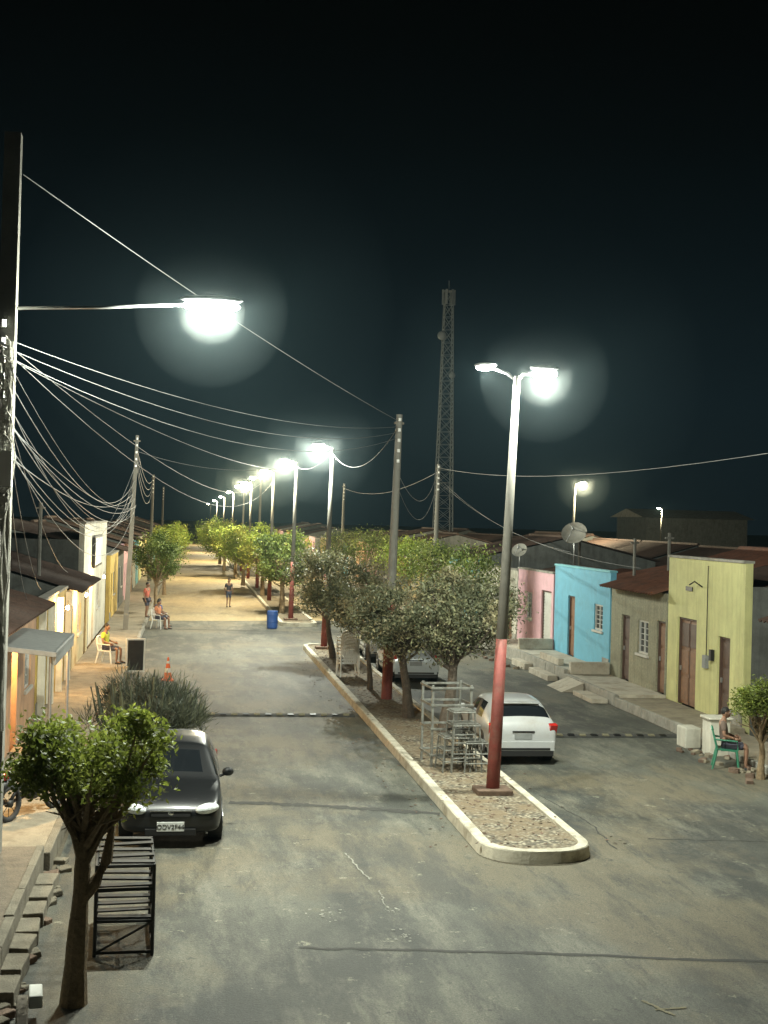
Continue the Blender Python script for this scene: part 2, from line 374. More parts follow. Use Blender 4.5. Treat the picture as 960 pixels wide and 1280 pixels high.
b=MB(); b.obox((-1.50,13.9,.16),(.12,1.3,.12),(0.1,0,.10),0); b.obox((-1.44,14.6,.24),(.14,.3,.14),(0.1,0,.12),1)
b.build('fallen_post',['wood','signwhite'],bevel=.015)
YR=[(8,24.5,.15,'walk'),(24.5,33.0,.14,'walk'),(33.0,38.8,.26,'walk'),(38.8,44.3,.34,'walkpale'),(44.3,51.5,.48,'walkpale'),(51.5,56.6,.42,'walkpale'),(56.6,200,.2,'walk')]
for a,c,h,m_ in YR: walk('right_pavement',12.75,14.2,a,c-.01,h,m_,-1)
b=MB(); b.box(12.25,12.61,45,47.6,0,.2); b.box(12.3,12.61,48.4,50.4,0,.24); b.box(12.1,12.61,39.4,41.4,0,.14)
b.build('entrance_steps',['walkpale'],bevel=.02)
b=MB(); b.add([(11.9,42.0,.01),(12.62,42.0,.3),(12.62,43.8,.3),(11.9,43.8,.01),(12.62,42.0,0),(12.62,43.8,0)],[(0,1,2,3),(0,4,1),(3,2,5)])
b.build('driveway_ramp',['walkpale'])
b=MB(); b.box(12.8,14.15,44.1,44.35,.34,.75); b.box(12.8,14.15,51.3,51.5,.48,.9); b.box(12.75,12.95,45.5,48,.481,.72)
b.build('low_step_walls',['walkpale'],bevel=.02)

# ------------------------------------------------------------------ houses
def corr_roof(b, y0,y1, xa,za, xb,zb, m, pitch=.24, amp=.035):
    n=int((y1-y0)/pitch*4); k=8; vs=[]
    sag=random.uniform(.02,.07)
    for i in range(n+1):
        y=y0+(y1-y0)*i/n; o=amp*math.sin(2*math.pi*(y-y0)/pitch)
        for j in range(k+1):
            t=j/k; vs.append((xa+(xb-xa)*t, y, za+(zb-za)*t+o+.012*(j%2)-sag*math.sin(math.pi*t)*math.sin(math.pi*i/n)))
    b.add(vs,[(i*(k+1)+j,(i+1)*(k+1)+j,(i+1)*(k+1)+j+1,i*(k+1)+j+1) for i in range(n) for j in range(k)],m)
def house(name, s, xf, y0, y1, h, wall, openings, base=.2, depth=9, roof='eave', tile='tile', rise=1.4, trim=None, eave=.45, side='grey'):
    e=empty(name,(xf,(y0+y1)/2,0)); ox,oy=xf,(y0+y1)/2
    def X(d): return -s*d
    def bx(b,d0,d1,a,c,z0,z1,m=0):
        xa,xb=sorted((X(d0),X(d1))); b.box(xa,xb,a-oy,c-oy,z0,z1,m)
    y0i,y1i=y0+.004,y1-.004
    b=MB(); T=.2
    ops=sorted(openings); cur=y0i
    for (a,c,za,zb,kind) in ops:
        if a>cur: bx(b,0,T,cur,a,0,h)
        if za>0: bx(b,0,T,a,c,0,za)
        bx(b,0,T,a,c,zb,h); cur=c
    bx(b,0,T,cur,y1i,0,h)
    bs=h-.6 if roof=='parapet' else h
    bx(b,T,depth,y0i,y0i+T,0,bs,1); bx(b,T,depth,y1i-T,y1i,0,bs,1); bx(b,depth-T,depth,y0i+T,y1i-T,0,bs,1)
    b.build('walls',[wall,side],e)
    for (a,c,za,zb,kind) in ops:
        b=MB()
        if kind=='window':
            bx(b,.10,.13,a,c,za,zb,0)
            bx(b,.04,.098,a,a+.06,za,zb,1); bx(b,.04,.098,c-.06,c,za,zb,1)
            bx(b,.04,.098,a+.06,c-.06,zb-.06,zb,1); bx(b,.04,.098,a+.06,c-.06,za,za+.06,1)
            mid=(a+c)/2; bx(b,.05,.098,mid-.025,mid+.025,za+.06,zb-.06,1)
            bx(b,-.06,.04,a-.08,c+.08,za-.08,za-.003,1)
            for k in range(1,5):
                zz=za+.06+(zb-za-.12)*k/5; bx(b,.065,.085,a+.06,mid-.025,zz-.01,zz+.01,1); bx(b,.065,.085,mid+.025,c-.06,zz-.01,zz+.01,1)
            b.build('window',['glass','frame'],e)
        elif kind=='open':
            bx(b,.9,.95,a-.5,c+.5,0,zb+.2,0); b.build('interior_wall',['salmon'],e)
        else:
            mt={'door':'doorwood','doordark':'doordark','gate':'doorwhite','shutter':'doorgrey','double':'doorwood'}[kind]
            bx(b,.12,.17,a,c,base,zb,0)
            nn=2 if kind in('double','gate') else 1
            bx(b,.06,.118,a,a+.06,base,zb,1); bx(b,.06,.118,c-.06,c,base,zb,1); bx(b,.06,.118,a+.06,c-.06,zb-.06,zb,1)
            if kind=='shutter' or kind=='gate':
                zz=base+.12
                while zz<zb-.1: bx(b,.105,.1185,a+.06,c-.06,zz,zz+.05,0); zz+=.12
            else:
                seg=(c-a-.12)/nn
                for i in range(nn):
                    aa=a+.06+seg*i+.07; cc=a+.06+seg*(i+1)-.07
                    hgt=(zb-.06-base-.1)/3
                    for k in range(3): bx(b,.095,.1185,aa,cc,base+.1+hgt*k,base+hgt*(k+1),3 if (k==2 and nn==2) else 0)
                    bx(b,.10,.1186,a+.06+seg*i-.012,a+.06+seg*i+.012,base,zb-.06,1)
                bx(b,.05,.094,c-.16,c-.12,base+.95,base+1.08,2)
            b.build('door',[mt,'doordark','metal','doordark'],e)
    b=MB()
    if roof=='eave':
        mid=depth/2
        corr_roof(b,y0i-oy,y1i-oy,X(-eave),h-rise*eave/mid+.1,X(mid),h+rise,0)
        corr_roof(b,y0i-oy,y1i-oy,X(mid),h+rise,X(depth+.3),h+.02,0)
        b.build('tiled_roof',[tile],e)
        b=MB(); yy=[y0i-oy,y1i-oy-T]
        for q in yy:
            b.add([(X(.0),q,h),(X(depth),q,h),(X(mid),q,h+rise-.05),(X(0),q+T,h),(X(depth),q+T,h),(X(mid),q+T,h+rise-.05)],[(0,1,2),(3,5,4),(0,2,5,3),(1,4,5,2)])
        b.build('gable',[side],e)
        b=MB(); b.tube([(X(mid),y0i-oy,h+rise+.02),(X(mid),y1i-oy,h+rise+.02)],.1,8); b.build('ridge_tiles',[tile],e)
    else:
        corr_roof(b,y0i-oy+.2,y1i-oy-.2,X(.2),h-.75,X(depth*.5),h+.1,0); corr_roof(b,y0i-oy+.2,y1i-oy-.2,X(depth*.5),h+.1,X(depth),h-.7,0)
        b.build('tiled_roof',[tile],e)
        b=MB(); bx(b,-.04,.24,y0i,y1i,h+.002,h+.07); b.build('coping',[trim or 'conc'],e)
    b=MB()
    bx(b,-.025,-.002,y0i,ops[0][0]-.1 if ops else y1i,0,base+.35)
    b.build('plinth',['conc'],e)
    return e
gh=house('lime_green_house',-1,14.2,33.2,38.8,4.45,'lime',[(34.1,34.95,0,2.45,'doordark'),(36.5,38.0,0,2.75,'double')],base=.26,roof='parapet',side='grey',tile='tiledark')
b=MB()
b.box(-.10,-.002,-.45,-.2,1.5,1.85,0); b.tube([(-.03,-.32,1.85),(-.03,-.32,4.3)],.012,6,1); b.tube([(-.02,.1,3.7),(-.25,.1,3.85),(-.4,.1,3.75)],.02,6,1); b.obox((-.02,1.1,3.6),(.02,.5,.12),(0,0,0),2); b.obox((-.07,-.8,1.9),(.1,.14,.3),(0,0,0),2)
b.build('meter_box_and_fittings',['doorgrey','darkmetal','black'],gh)
house('pebbledash_house',-1,14.2,38.9,44.25,3.35,'beige',[(39.0,39.75,0,2.5,'door'),(40.5,41.5,1.35,2.4,'window'),(42.3,43.15,0,2.45,'doordark')],base=.34,roof='eave',rise=1.3)
house('blue_house',-1,14.2,44.4,51.4,3.75,'blue',[(45.2,46.2,1.7,2.6,'window'),(48.6,49.5,0,2.7,'door')],base=.48,roof='parapet',trim='lblue')
house('pink_house',-1,14.2,51.6,57.3,3.4,'pink',[(51.9,53.4,0,2.7,'gate'),(54.9,55.8,1.4,2.5,'window')],base=.42,roof='parapet')
house('white_house',-1,14.6,23.6,32.3,3.1,'white',[(30.4,31.3,0,2.4,'doordark'),(27.5,28.8,1.3,2.3,'window')],base=.2,roof='eave',tile='tiledark')
house('corner_house',-1,14.2,8,23.4,3.1,'cream',[(20,21,0,2.4,'door')],base=.2,roof='eave',tile='tiledark')
pal=['white','cream','pink','lblue','yellow','salmon','lime','grey']
y=57.5; k=0
while y<230:
    L_=random.uniform(5.2,8); h_=random.uniform(2.9,3.7)
    house('terraced_house',-1,14.2,y,y+L_,h_,pal[k%8],[(y+.8,y+1.8,0,2.4,'door'),(y+2.8,y+4.2,1.3,2.4,'window')],base=.2,roof=random.choice(['eave','parapet']),tile='tiledark',rise=1.1)
    y+=L_+.15; k+=3
y=22
while y<150:
    L_=random.uniform(7,11); h_=random.uniform(2.7,3.4)
    house('back_street_house',1,33.5,y,y+L_,h_,pal[k%8],[(y+1,y+2,0,2.4,'door'),(y+3.5,y+5,1.3,2.4,'window')],base=.1,roof='eave',tile='tiledark',rise=1.5,depth=9.5)
    y+=L_+.3; k+=5
house('grey_house',1,-2.98,9,22.4,3.45,'grey',[(17.5,18.7,0,2.5,'shutter')],base=.3,roof='parapet',tile='tiledark')
house('salmon_house',1,-3.6,24.0,34.2,3.1,'salmon',[(26.4,27.4,0,2.4,'doordark'),(29.6,30.6,0,2.4,'open'),(32,33.2,1.2,2.3,'window')],base=.22,roof='eave',tile='tiledark',side='salmon')
house('yellow_house',1,-3.6,34.4,42.6,3.0,'yellow',[(35.3,36.3,0,2.3,'door'),(37.5,38.8,1.2,2.2,'window'),(40.2,41.4,0,2.4,'gate')],base=.22,roof='parapet',tile='tiledark')
house('cream_house',1,-3.6,42.8,51.8,2.9,'cream',[(44,45,0,2.3,'door'),(47,48.4,1.2,2.2,'window'),(50,51,0,2.3,'door')],base=.22,roof='eave',tile='tiledark')
house('white_two_storey_house',1,-3.8,52,66,4.9,'white',[(53,55,0,2.5,'shutter'),(57,58,0,2.4,'door'),(60,61.6,1.2,2.3,'window')],base=.22,roof='parapet',tile='tiledark')
y=66.3
while y<230:
    L_=random.uniform(5.2,8); h_=random.uniform(2.9,3.6)
    house('terraced_house',1,-3.6,y,y+L_,h_,pal[k%8],[(y+.8,y+1.8,0,2.4,'door'),(y+2.8,y+4.2,1.3,2.4,'window')],base=.2,roof=random.choice(['eave','parapet']),tile='tiledark')
    y+=L_+.15; k+=3
b=MB(); b.obox((-3.0,28.9,2.62),(1.15,4.2,.1),(0,math.radians(6),0),0); b.box(-2.5,-2.44,26.9,31,2.35,2.62,0)
for yy in(27,30.9): b.tube([(-2.55,yy,.2),(-2.55,yy,2.5)],.035,8,1)
b.build('porch_canopy',['doorgrey','metal'],bevel=.01)
b=MB()
for yy in(34.7,37.0,39.5,42.2): b.box(-3.597,-3.42,yy,yy+.22,.2,2.9,0)
b.build('facade_pilasters',['white'],bevel=.01)
b=MB(); b.box(-3.79,-3.66,56,60.5,3.1,4.4,0); b.box(-3.66,-3.64,56.1,60.4,3.2,4.3,1)
b.build('shop_sign_board',['darkmetal','signwhite'])
e_=empty('distant_hall',(86,230,0))
b=MB(); b.box(-9,9,-8,8,0,7.2,0); b.build('walls',['grey'],e_)
b=MB(); b.add([(-10,-9,7.1),(10,-9,7.1),(10,9,7.1),(-10,9,7.1),(-10,0,8.6),(10,0,8.6)],[(0,1,5,4),(3,4,5,2),(0,4,3),(1,2,5)]); b.build('roof',['conc'],e_)

# ------------------------------------------------------------------ trees
def tree(name,x,y,th,tr,cz,rx,rz,n,size,kind,bark='bark',lean=(0,0),seed=1,clumps=26,spiky=False,base=0,crad=.34,wob=.04,fork=False):
    rnd=random.Random(seed); rs=np.random.RandomState(seed)
    b=MB(); top=Vector((lean[0]*.6,lean[1]*.6,th)); c0=Vector((lean[0],lean[1],cz))
    pts=[]; rad=[]
    for i in range(10):
        t=i/9; pts.append((top.x*t+wob*math.sin(t*7+seed)*t,top.y*t+wob*math.cos(t*6+seed)*t,base+(th-base)*t)); rad.append(tr*(1.2-.5*t+ (.3*(1-t)**6))*rnd.uniform(.93,1.07))
    b.tube(pts,rad,10,0)
    if fork:
        p=Vector(pts[6]); q=p+Vector((.26,.05,.30)); b.tube([p-Vector((0,0,.1)),p+Vector((.14,.02,.06)),q,q+Vector((.05,0,.4))],[tr*.8,tr*.7,tr*.6,tr*.3],8,0)
    C=[]
    for i in range(clumps):
        while True:
            p=Vector((rnd.uniform(-1,1),rnd.uniform(-1,1),rnd.uniform(-1,1)))
            if .35<p.length<1: break
        p=Vector((p.x*rx*.85,p.y*rx*.85,p.z*rz*.85)); C.append(c0+p)
    for i,c in enumerate(C):
        if i%2==0 or i<8:
            t0=Vector(pts[7+rnd.randint(0,2)]); mid=(t0+c)/2+Vector((rnd.uniform(-.1,.1),rnd.uniform(-.1,.1),rnd.uniform(-.15,.05)))
            b.tube([t0,mid,c],[tr*.42,tr*.24,tr*.07],6,0)
            for _ in range(2):
                d=Vector((rnd.uniform(-1,1),rnd.uniform(-1,1),rnd.uniform(-.2,1)))*rx*.4
                b.tube([mid,mid+d*.6,mid+d],[tr*.15,tr*.1,tr*.04],4,0)
    nv=len(b.v)
    per=n//clumps; V=[];F=[];Mi=[]
    for i,c in enumerate(C):
        rr=crad*rx*rnd.uniform(.6,1.35)
        k=int(per*rnd.uniform(.6,1.4))
        d=rs.normal(size=(k,3)); d/=np.linalg.norm(d,axis=1)[:,None]; d*= (rs.uniform(.1,1,size=(k,1))**.5)*rr*rs.uniform(.7,1.5,size=(k,1)); d[:,2]*=.8
        ctr=np.array(c)+d
        u=rs.normal(size=(k,3)); 
        if spiky: u=d/ rr+rs.normal(size=(k,3))*.25; u[:,2]+=.75
        u/=np.linalg.norm(u,axis=1)[:,None]; w_=rs.normal(size=(k,3)); w_=np.cross(u,w_); w_/=np.linalg.norm(w_,axis=1)[:,None]
        L1=size*rs.uniform(.6,1.3,size=(k,1)); W1=L1*(.12 if spiky else .4)
        if spiky: L1=L1*1.9
        q=np.stack([ctr-u*L1*.5,ctr+w_*W1*.5,ctr+u*L1*.5,ctr-w_*W1*.5],axis=1).reshape(-1,3)
        o=nv+len(V); V+= [tuple(z) for z in q]; F+=[(o+4*j,o+4*j+1,o+4*j+2,o+4*j+3) for j in range(k)]
        mi=rnd.choice([1,1,2,2,3]); Mi+=[mi if rnd.random()<.75 else rnd.choice([1,2,3]) for _ in range(k)]
    b.v+=V; b.f+=F; b.m+=Mi
    if spiky:
        for q_ in range(46):
            a=rnd.uniform(0,6.28); r0=rnd.uniform(.1,rx*.9); x0=r0*math.cos(a); y0=r0*math.sin(a)
            ht=cz+rz*math.sqrt(max(0,1-(r0/rx)**2))*rnd.uniform(.7,1.3)
            b.tube([(x0*.5,y0*.5,.3),(x0*.85,y0*.85,ht*.6),(x0,y0,ht)],[.04,.036,.014],6,1+q_%3)
    return b.build(name,[bark]+LEAF[kind],loc=(x,y,0))
tree('street_tree',-1.08,15.0,1.85,.105,2.70,.92,.62,15000,.075,'near',lean=(.10,.1),seed=3,clumps=50,crad=.26,wob=.012,fork=True)
tree('succulent_hedge',-.8,28.6,.7,.07,1.25,1.35,.68,12000,.12,'grey',bark='barkw',seed=5,clumps=60,spiky=True,crad=.27)
tree('median_tree',6.4,33.0,2.1,.14,3.0,1.55,1.25,17000,.1,'olive',bark='barkw',lean=(.4,0),seed=11,clumps=60,base=.1,crad=.26)
tree('median_tree',5.9,35.4,2.0,.12,2.9,1.4,1.2,14000,.1,'olive',bark='barkw',lean=(-.35,0),seed=12,clumps=54,base=.1,crad=.26)
tree('median_tree',5.65,41.2,2.0,.07,3.0,1.4,1.15,11000,.11,'olive',bark='barkw',lean=(-.2,0),seed=13,clumps=44,base=.1,crad=.27)
tree('median_tree',5.5,50.5,1.9,.1,2.95,1.5,1.25,10000,.12,'olive',bark='barkw',lean=(-.5,0),seed=14,clumps=44,base=.1,crad=.27)
for i,(tx,ty,r_) in enumerate([(5.2,74,1.7),(5.6,80,1.8),(5.0,90,2.0),(4.3,104,2.3),(4.2,118,2.5),(3.6,132,2.7),(3.6,150,2.8),(3.8,175,2.8),(4,205,3)]):
    tree('median_tree',tx,ty,2.0,.13,3.25,r_,1.75,5600,.19,'bright' if i>0 else 'green',seed=30+i,clumps=34,base=.1,crad=.29)
tree('pavement_tree',-1.5,70.5,2.1,.1,3.15,1.4,1.25,7000,.14,'green',seed=51,clumps=32,base=.1)
tree('pavement_tree',-1.4,90,2.1,.1,3.2,1.6,1.25,4000,.15,'bright',seed=52,clumps=26,base=.1)
for i,ty in enumerate((115,140,170)): tree('pavement_tree',-1.6,ty,2.1,.1,3.3,1.7,1.4,3000,.2,'bright',seed=55+i,clumps=24)
tree('pavement_tree',12.25,27.6,.95,.07,1.6,.66,.62,7000,.08,'near',seed=61,clumps=30,crad=.34)
for i,(tx,ty,r_,z_) in enumerate([(12.4,66,1.9,3.3),(12.2,75,2.0,3.3),(12.3,58.5,1.5,3.1),(12.4,90,2.1,3.4),(12.3,108,2.2,3.4)]):
    tree('pavement_tree',tx,ty,2.1,.12,z_,r_,1.4,5000,.15,'green' if i!=1 else 'bright',seed=71+i,clumps=30,base=.1)

# ------------------------------------------------------------------ lamps and poles
def light(parent,loc,energy,col,rad=.06):
    l=bpy.data.lights.new('lamp_light','POINT'); l.energy=energy; l.color=col; l.shadow_soft_size=rad
    o=bpy.data.objects.new('lamp_light',l); COL.objects.link(o); o.parent=parent; o.location=loc; return o
COOL=(.95,1.0,.86); WARM=(1.0,.88,.58)
def lamp_halo(parent,loc,s=1.0):  # nested scatter spheres added to imitate bloom around a lamp
    for r,m_,nm in zip((.55,1.25,3.0),HALOS,('halo_core','halo_mid','halo_outer')):
        b=MB(); b.ell((0,0,0),(r*s,r*s,r*s),0,28,18); o=b.build(nm,[m_],parent,smooth=True); o.location=loc
def lamp_pole(x,y,topdx,arms,energy,col=COOL,red=True,h=8.15,plinth=True,glow='lampglow',halo_size=None):
    e=empty('street_lamp',(x,y,0)); b=MB(); z0=.14
    hs=[z0,1.5,3.1]; f=lambda z:(topdx*z/h,0,z); r=lambda z:.135-.07*z/h
    n=12
    b.tube([f(z) for z in hs],[r(z) for z in hs],n,0)
    b.tube([f(3.1),f(5.5),f(h)],[r(3.1),r(5.5),r(h)],n,1)
    b.build('post',['redpole' if red else 'pole','pole'],e,smooth=True)
    if plinth:
        b=MB(); b.box(-.34,.34,-.3,.3,.14,.25); b.build('plinth',['brick'],e,bevel=.02)
    for s_,ln in arms:
        small=(len(arms)>1 and s_<0)
        b=MB(); t=Vector(f(h-.1)); end=t+Vector((s_*ln,.25 if small else -.05,.26 if small else .16))
        b.tube([t,t+Vector((s_*ln*.4,.08 if small else 0,.15)),end],.03,8,0)
        c=end+Vector((s_*(.14 if small else .22),.12 if small else -.03,.03))
        if small:
            b.ell(c+Vector((0,0,.04)),(.20,.24,.05),0,16,8,(0,0,.6)); b.ell(c-Vector((0,0,.01)),(.17,.20,.055),1,16,10,(0,0,.6))
        else:
            b.ell(c+Vector((0,0,.07)),(.29,.15,.06),0,16,8); b.ell(c-Vector((0,0,.03)),(.25,.17,.13),1,16,10)
        b.build('lamp_head',['metal',glow],e,smooth=True)
        fr=(.75 if s_>0 else .25) if len(arms)>1 else 1
        if energy: light(e,tuple(c-Vector((0,0,.14 if small else .23))),energy*fr,col)
        if halo_size and not small: lamp_halo(e,tuple(c-Vector((0,0,.12))),halo_size)
    return e
lamp_pole(5.91,25.5,.28,[(1,.30),(-1,.40)],4900,halo_size=1.0)
lamp_pole(5.5,54,.15,[(-1,.35)],6500,halo_size=1.8)
lamp_pole(5.3,69,.1,[(-1,.4)],6500,(1,.98,.78),halo_size=1.8)
for yy,en in((85,6000),(100,0),(115,11000),(130,0),(160,13000),(200,13000),(250,9000),(320,0)):
    lamp_pole(5.15,yy,.1,[(-1,.4)],en,WARM,plinth=False,glow='lampwarm',halo_size=2.0 if yy in(85,115) else None)
def conc_pole(name,x,y,h,topdx=0,red=False,r0=.16,r1=.09,xarm=True,sq=False):
    e=empty(name,(x,y,0)); b=MB(); f=lambda z:(topdx*z/h,0,z)
    r=lambda z:r0+(r1-r0)*z/h
    b.tube([f(0),f(3.0)],[r(0),r(3)],4 if sq else 12,0,math.pi/4); b.tube([f(3.0),f(h)],[r(3),r(h)],4 if sq else 12,1,math.pi/4)
    b.build('post',['redpole' if red else 'pole','pole'],e)
    if xarm:
        b=MB(); t=f(h-.35)
        for z in(h-.2,h-.5,h-.8,h-1.1,h-1.4): b.tube([(f(z)[0],-.13,z),(f(z)[0],-.13,z+.09)],.045,8,1)
        b.obox((t[0],0,t[2]+.1),(.3,.06,.06),(0,0,.3),0)
        b.build('insulator_rack',['wood','whiteplastic'],e)
    return e
pl=conc_pole('utility_pole',-2.66,20,10.7,.05,r0=.20,r1=.16,sq=True,xarm=False)
b=MB(); b.tube([(.05,0,8.2),(1.4,0,8.28),(2.5,0,8.37)],.024,8,0)
b.ell((2.92,0,8.46),(.46,.18,.06),0,20,8); b.ell((2.92,0,8.37),(.42,.18,.09),1,20,8)
b.build('lamp_arm_and_head',['metal','lampglow'],pl,smooth=True)
for dx in(-.16,.16): light(pl,(2.92+dx,0,8.20),2500,COOL)
lamp_halo(pl,(2.92,0,8.3),.9)
b=MB()
rnd=random.Random(4)
for k in range(13):
    pts=[]; zc=rnd.uniform(5.3,7.5); rr=rnd.uniform(.12,.3)
    for i in range(17):
        a=6.283*i/16; pts.append((.05+rr*.5*math.cos(a)+rnd.uniform(-.02,.02),-.24-rnd.uniform(0,.05),zc+rr*1.6*math.sin(a)))
    b.tube(pts,.010,5,3)
for k in range(7):
    x_=rnd.uniform(-.1,.2); pts=[(x_+rnd.uniform(-.05,.05),-.2-rnd.uniform(0,.08),2.2+i*.55) for i in range(11)]
    b.tube(pts,.012,5,3)
b.obox((.08,-.27,5.9),(.22,.14,.5),(0,0,0),1)
for z in(7.9,7.65,7.4,7.15,6.9): b.tube([(.0,-.24,z),(.0,-.24,z+.1)],.05,8,1)
b.build('cable_coils_and_insulators',['wire','whiteplastic','wood','conc'],pl)
conc_pole('utility_pole',5.83,39,8.4,.17,red=True)
conc_pole('utility_pole',-2.6,61,8.8,.3,sq=True)
conc_pole('utility_pole',-2.8,106,8.4,.1); conc_pole('utility_pole',-2.8,150,8.4,.1)
conc_pole('utility_pole',13.0,71,8.4,.1); conc_pole('utility_pole',13.0,115,8.4,.1)
conc_pole('utility_pole',13.2,9,8.6,0)
lamp_pole(25.9,90,.2,[(1,.3)],6000,WARM,red=False,plinth=False,glow='lampwarm',halo_size=1.5)
lamp_pole(68,190,.2,[(-1,.3)],6000,WARM,red=False,plinth=False,glow='lampwarm')

# ------------------------------------------------------------------ cables
def cables(name, segs, mt='wire'):
    cu=bpy.data.curves.new(name,'CURVE'); cu.dimensions='3D'; cu.bevel_depth=.0068; cu.bevel_resolution=1
    for A,B,sag,rd in segs:
        n=20; sp=cu.splines.new('POLY'); sp.points.add(n)
        for i in range(n+1):
            t=i/n; p=Vector(A).lerp(Vector(B),t); p.z-=4*sag*t*(1-t)
            sp.points[i].co=(*p,1); sp.points[i].radius=rd
    cu.materials.append(M[mt]); o=bpy.data.objects.new(name,cu); COL.objects.link(o)
PL=(-2.65,19.8)
S=[((-2.45,19.9,10.1),(6.0,39,8.2),.15,1.2)]
for i in range(3): S.append(((PL[0],PL[1],7.75-.12*i),(5.99,39,8.05-.16*i),.45+.18*i,.9))
S+=[((PL[0],PL[1],7.7),(5.2,99.8,7.8),1.3,1.0),((PL[0],PL[1],7.5),(5.35,69,7.8),.5,1.0),((PL[0],PL[1],7.6),(5.2,84.8,7.6),1.9,1.0)]
S+=[((5.6,54,8.0),(6.0,39,8.1),.9,1.3),((6.0,39,6.7),(13.08,71,8.1),1.2,1.2),((6.0,39,6.3),(13.08,71,7.6),1.5,1.0)]
S+=[((13.1,71,8.2),(13.2,9,8.0),1.1,1.5),((13.1,71,8.0),(13.1,115,8.0),.8,1.6),((5.3,69,8),(5.6,54,8),.4,1.4),((13.1,71,7.7),(14.4,50,4.3),.6,1.0),((13.1,71,7.5),(14.4,42,4.0),.8,1.0)]
cables('overhead_cables',S)
S=[]
for i in range(12):
    rnd=random.Random(i+90); S.append(((PL[0]+.05,PL[1],rnd.uniform(6.0,7.6)),(-2.35+rnd.uniform(-.1,.1),61,rnd.uniform(5.0,6.8)),rnd.uniform(.4,2.2),rnd.uniform(.7,1.2)))
for yy,hh in((29,3.4),(36,3.3),(33,3.2),(44,3.4)): S.append(((PL[0],PL[1],7.0),(-3.7,yy,hh),.5,.9))
for yy in(70,78,55): S.append(((-2.35,61,7.5),(-3.7,yy,4.0),.4,1.3))
for k in range(4): S.append(((-2.32,61,8.3-.25*k),(-2.75,106,8.0-.25*k),.8+.2*k,2.0))
S.append(((-2.32,61,8.1),(5.3,69,8.0),.5,1.5))
cables('drop_cables',S)

# ------------------------------------------------------------------ telecom tower
e=empty('telecom_tower',(27.0,143,0)); b=MB(); H=30.0
def wd(z): return 1.0-.58*z/H
lv=[i*H/22 for i in range(23)]
for sx_,sy_ in((-1,-1),(1,-1),(1,1),(-1,1)):
    b.tube([(sx_*wd(z),sy_*wd(z),z) for z in lv],.055,5,0)
for i in range(22):
    z,z2=lv[i],lv[i+1]
    c=[(-1,-1),(1,-1),(1,1),(-1,1)]
    for k in range(4):
        a,d=c[k],c[(k+1)%4]
        b.tube([(a[0]*wd(z),a[1]*wd(z),z),(d[0]*wd(z2),d[1]*wd(z2),z2)],.028,4,0)
        b.tube([(d[0]*wd(z),d[1]*wd(z),z),(a[0]*wd(z2),a[1]*wd(z2),z2)],.028,4,0)
        b.tube([(a[0]*wd(z),a[1]*wd(z),z),(d[0]*wd(z),d[1]*wd(z),z)],.028,4,0)
b.build('lattice_mast',['towerpaint'],e)
b=MB(); b.box(-.6,.6,-.6,.6,H,H+.08,0)
for k in range(6):
    a=k*math.pi/3; b.obox((.65*math.cos(a),.65*math.sin(a),H-.6),(.24,.12,1.6),(0,0,a+1.57),0)
b.ell((-.75,-.65,H*.84),(.5,.28,.5),0); b.ell((.4,-.9,H*.70),(.35,.2,.35),0); b.tube([(0,0,H),(0,0,H+1.2)],.04,5,0)
b.build('antennas',['towerpaint'],e)

# ------------------------------------------------------------------ satellite dishes and roof posts
def dish(x,y,z,r,post,rotz=0):
    b=MB(); n=18; vs=[]; R_=Euler((math.radians(55),0,rotz)).to_matrix()
    for j in range(5):
        rr=r*j/4
        for k in range(n):
            a=2*math.pi*k/n; vs.append(R_@Vector((rr*math.cos(a),rr*math.sin(a),.28*rr*rr/r)))
    b.add(vs,[(j*n+k,j*n+(k+1)%n,(j+1)*n+(k+1)%n,(j+1)*n+k) for j in range(4) for k in range(n)],0)
    f=R_@Vector((0,0,r*.8))
    for k in(0,6,12): b.tube([vs[4*n+k],f],.012,4,1)
    b.ell(f,(.05,.05,.07),1,8,6); b.tube([(0,0,-post),(0,0,0)],.035,6,1)
    b.build('satellite_dish',['conc','metal'],loc=(x,y,z),smooth=True)
dish(15.4,53.0,4.95,.52,1.2,-.5); dish(14.9,60.0,4.1,.36,.8,-.6)
for x_,y_,z0_,z1_ in((16.4,48.5,3.3,4.9),(16.5,56,3,5.2),(15.9,43.5,3.4,5.15),(-4.6,44,2.8,5.6),(-4.8,32,3.2,5.2)):
    b=MB(); b.tube([(0,0,0),(0,0,z1_-z0_)],.06,6,0); b.box(-.15,.15,-.03,.03,z1_-z0_-.2,z1_-z0_-.14); b.build('service_post',['pole'],loc=(x_,y_,z0_))

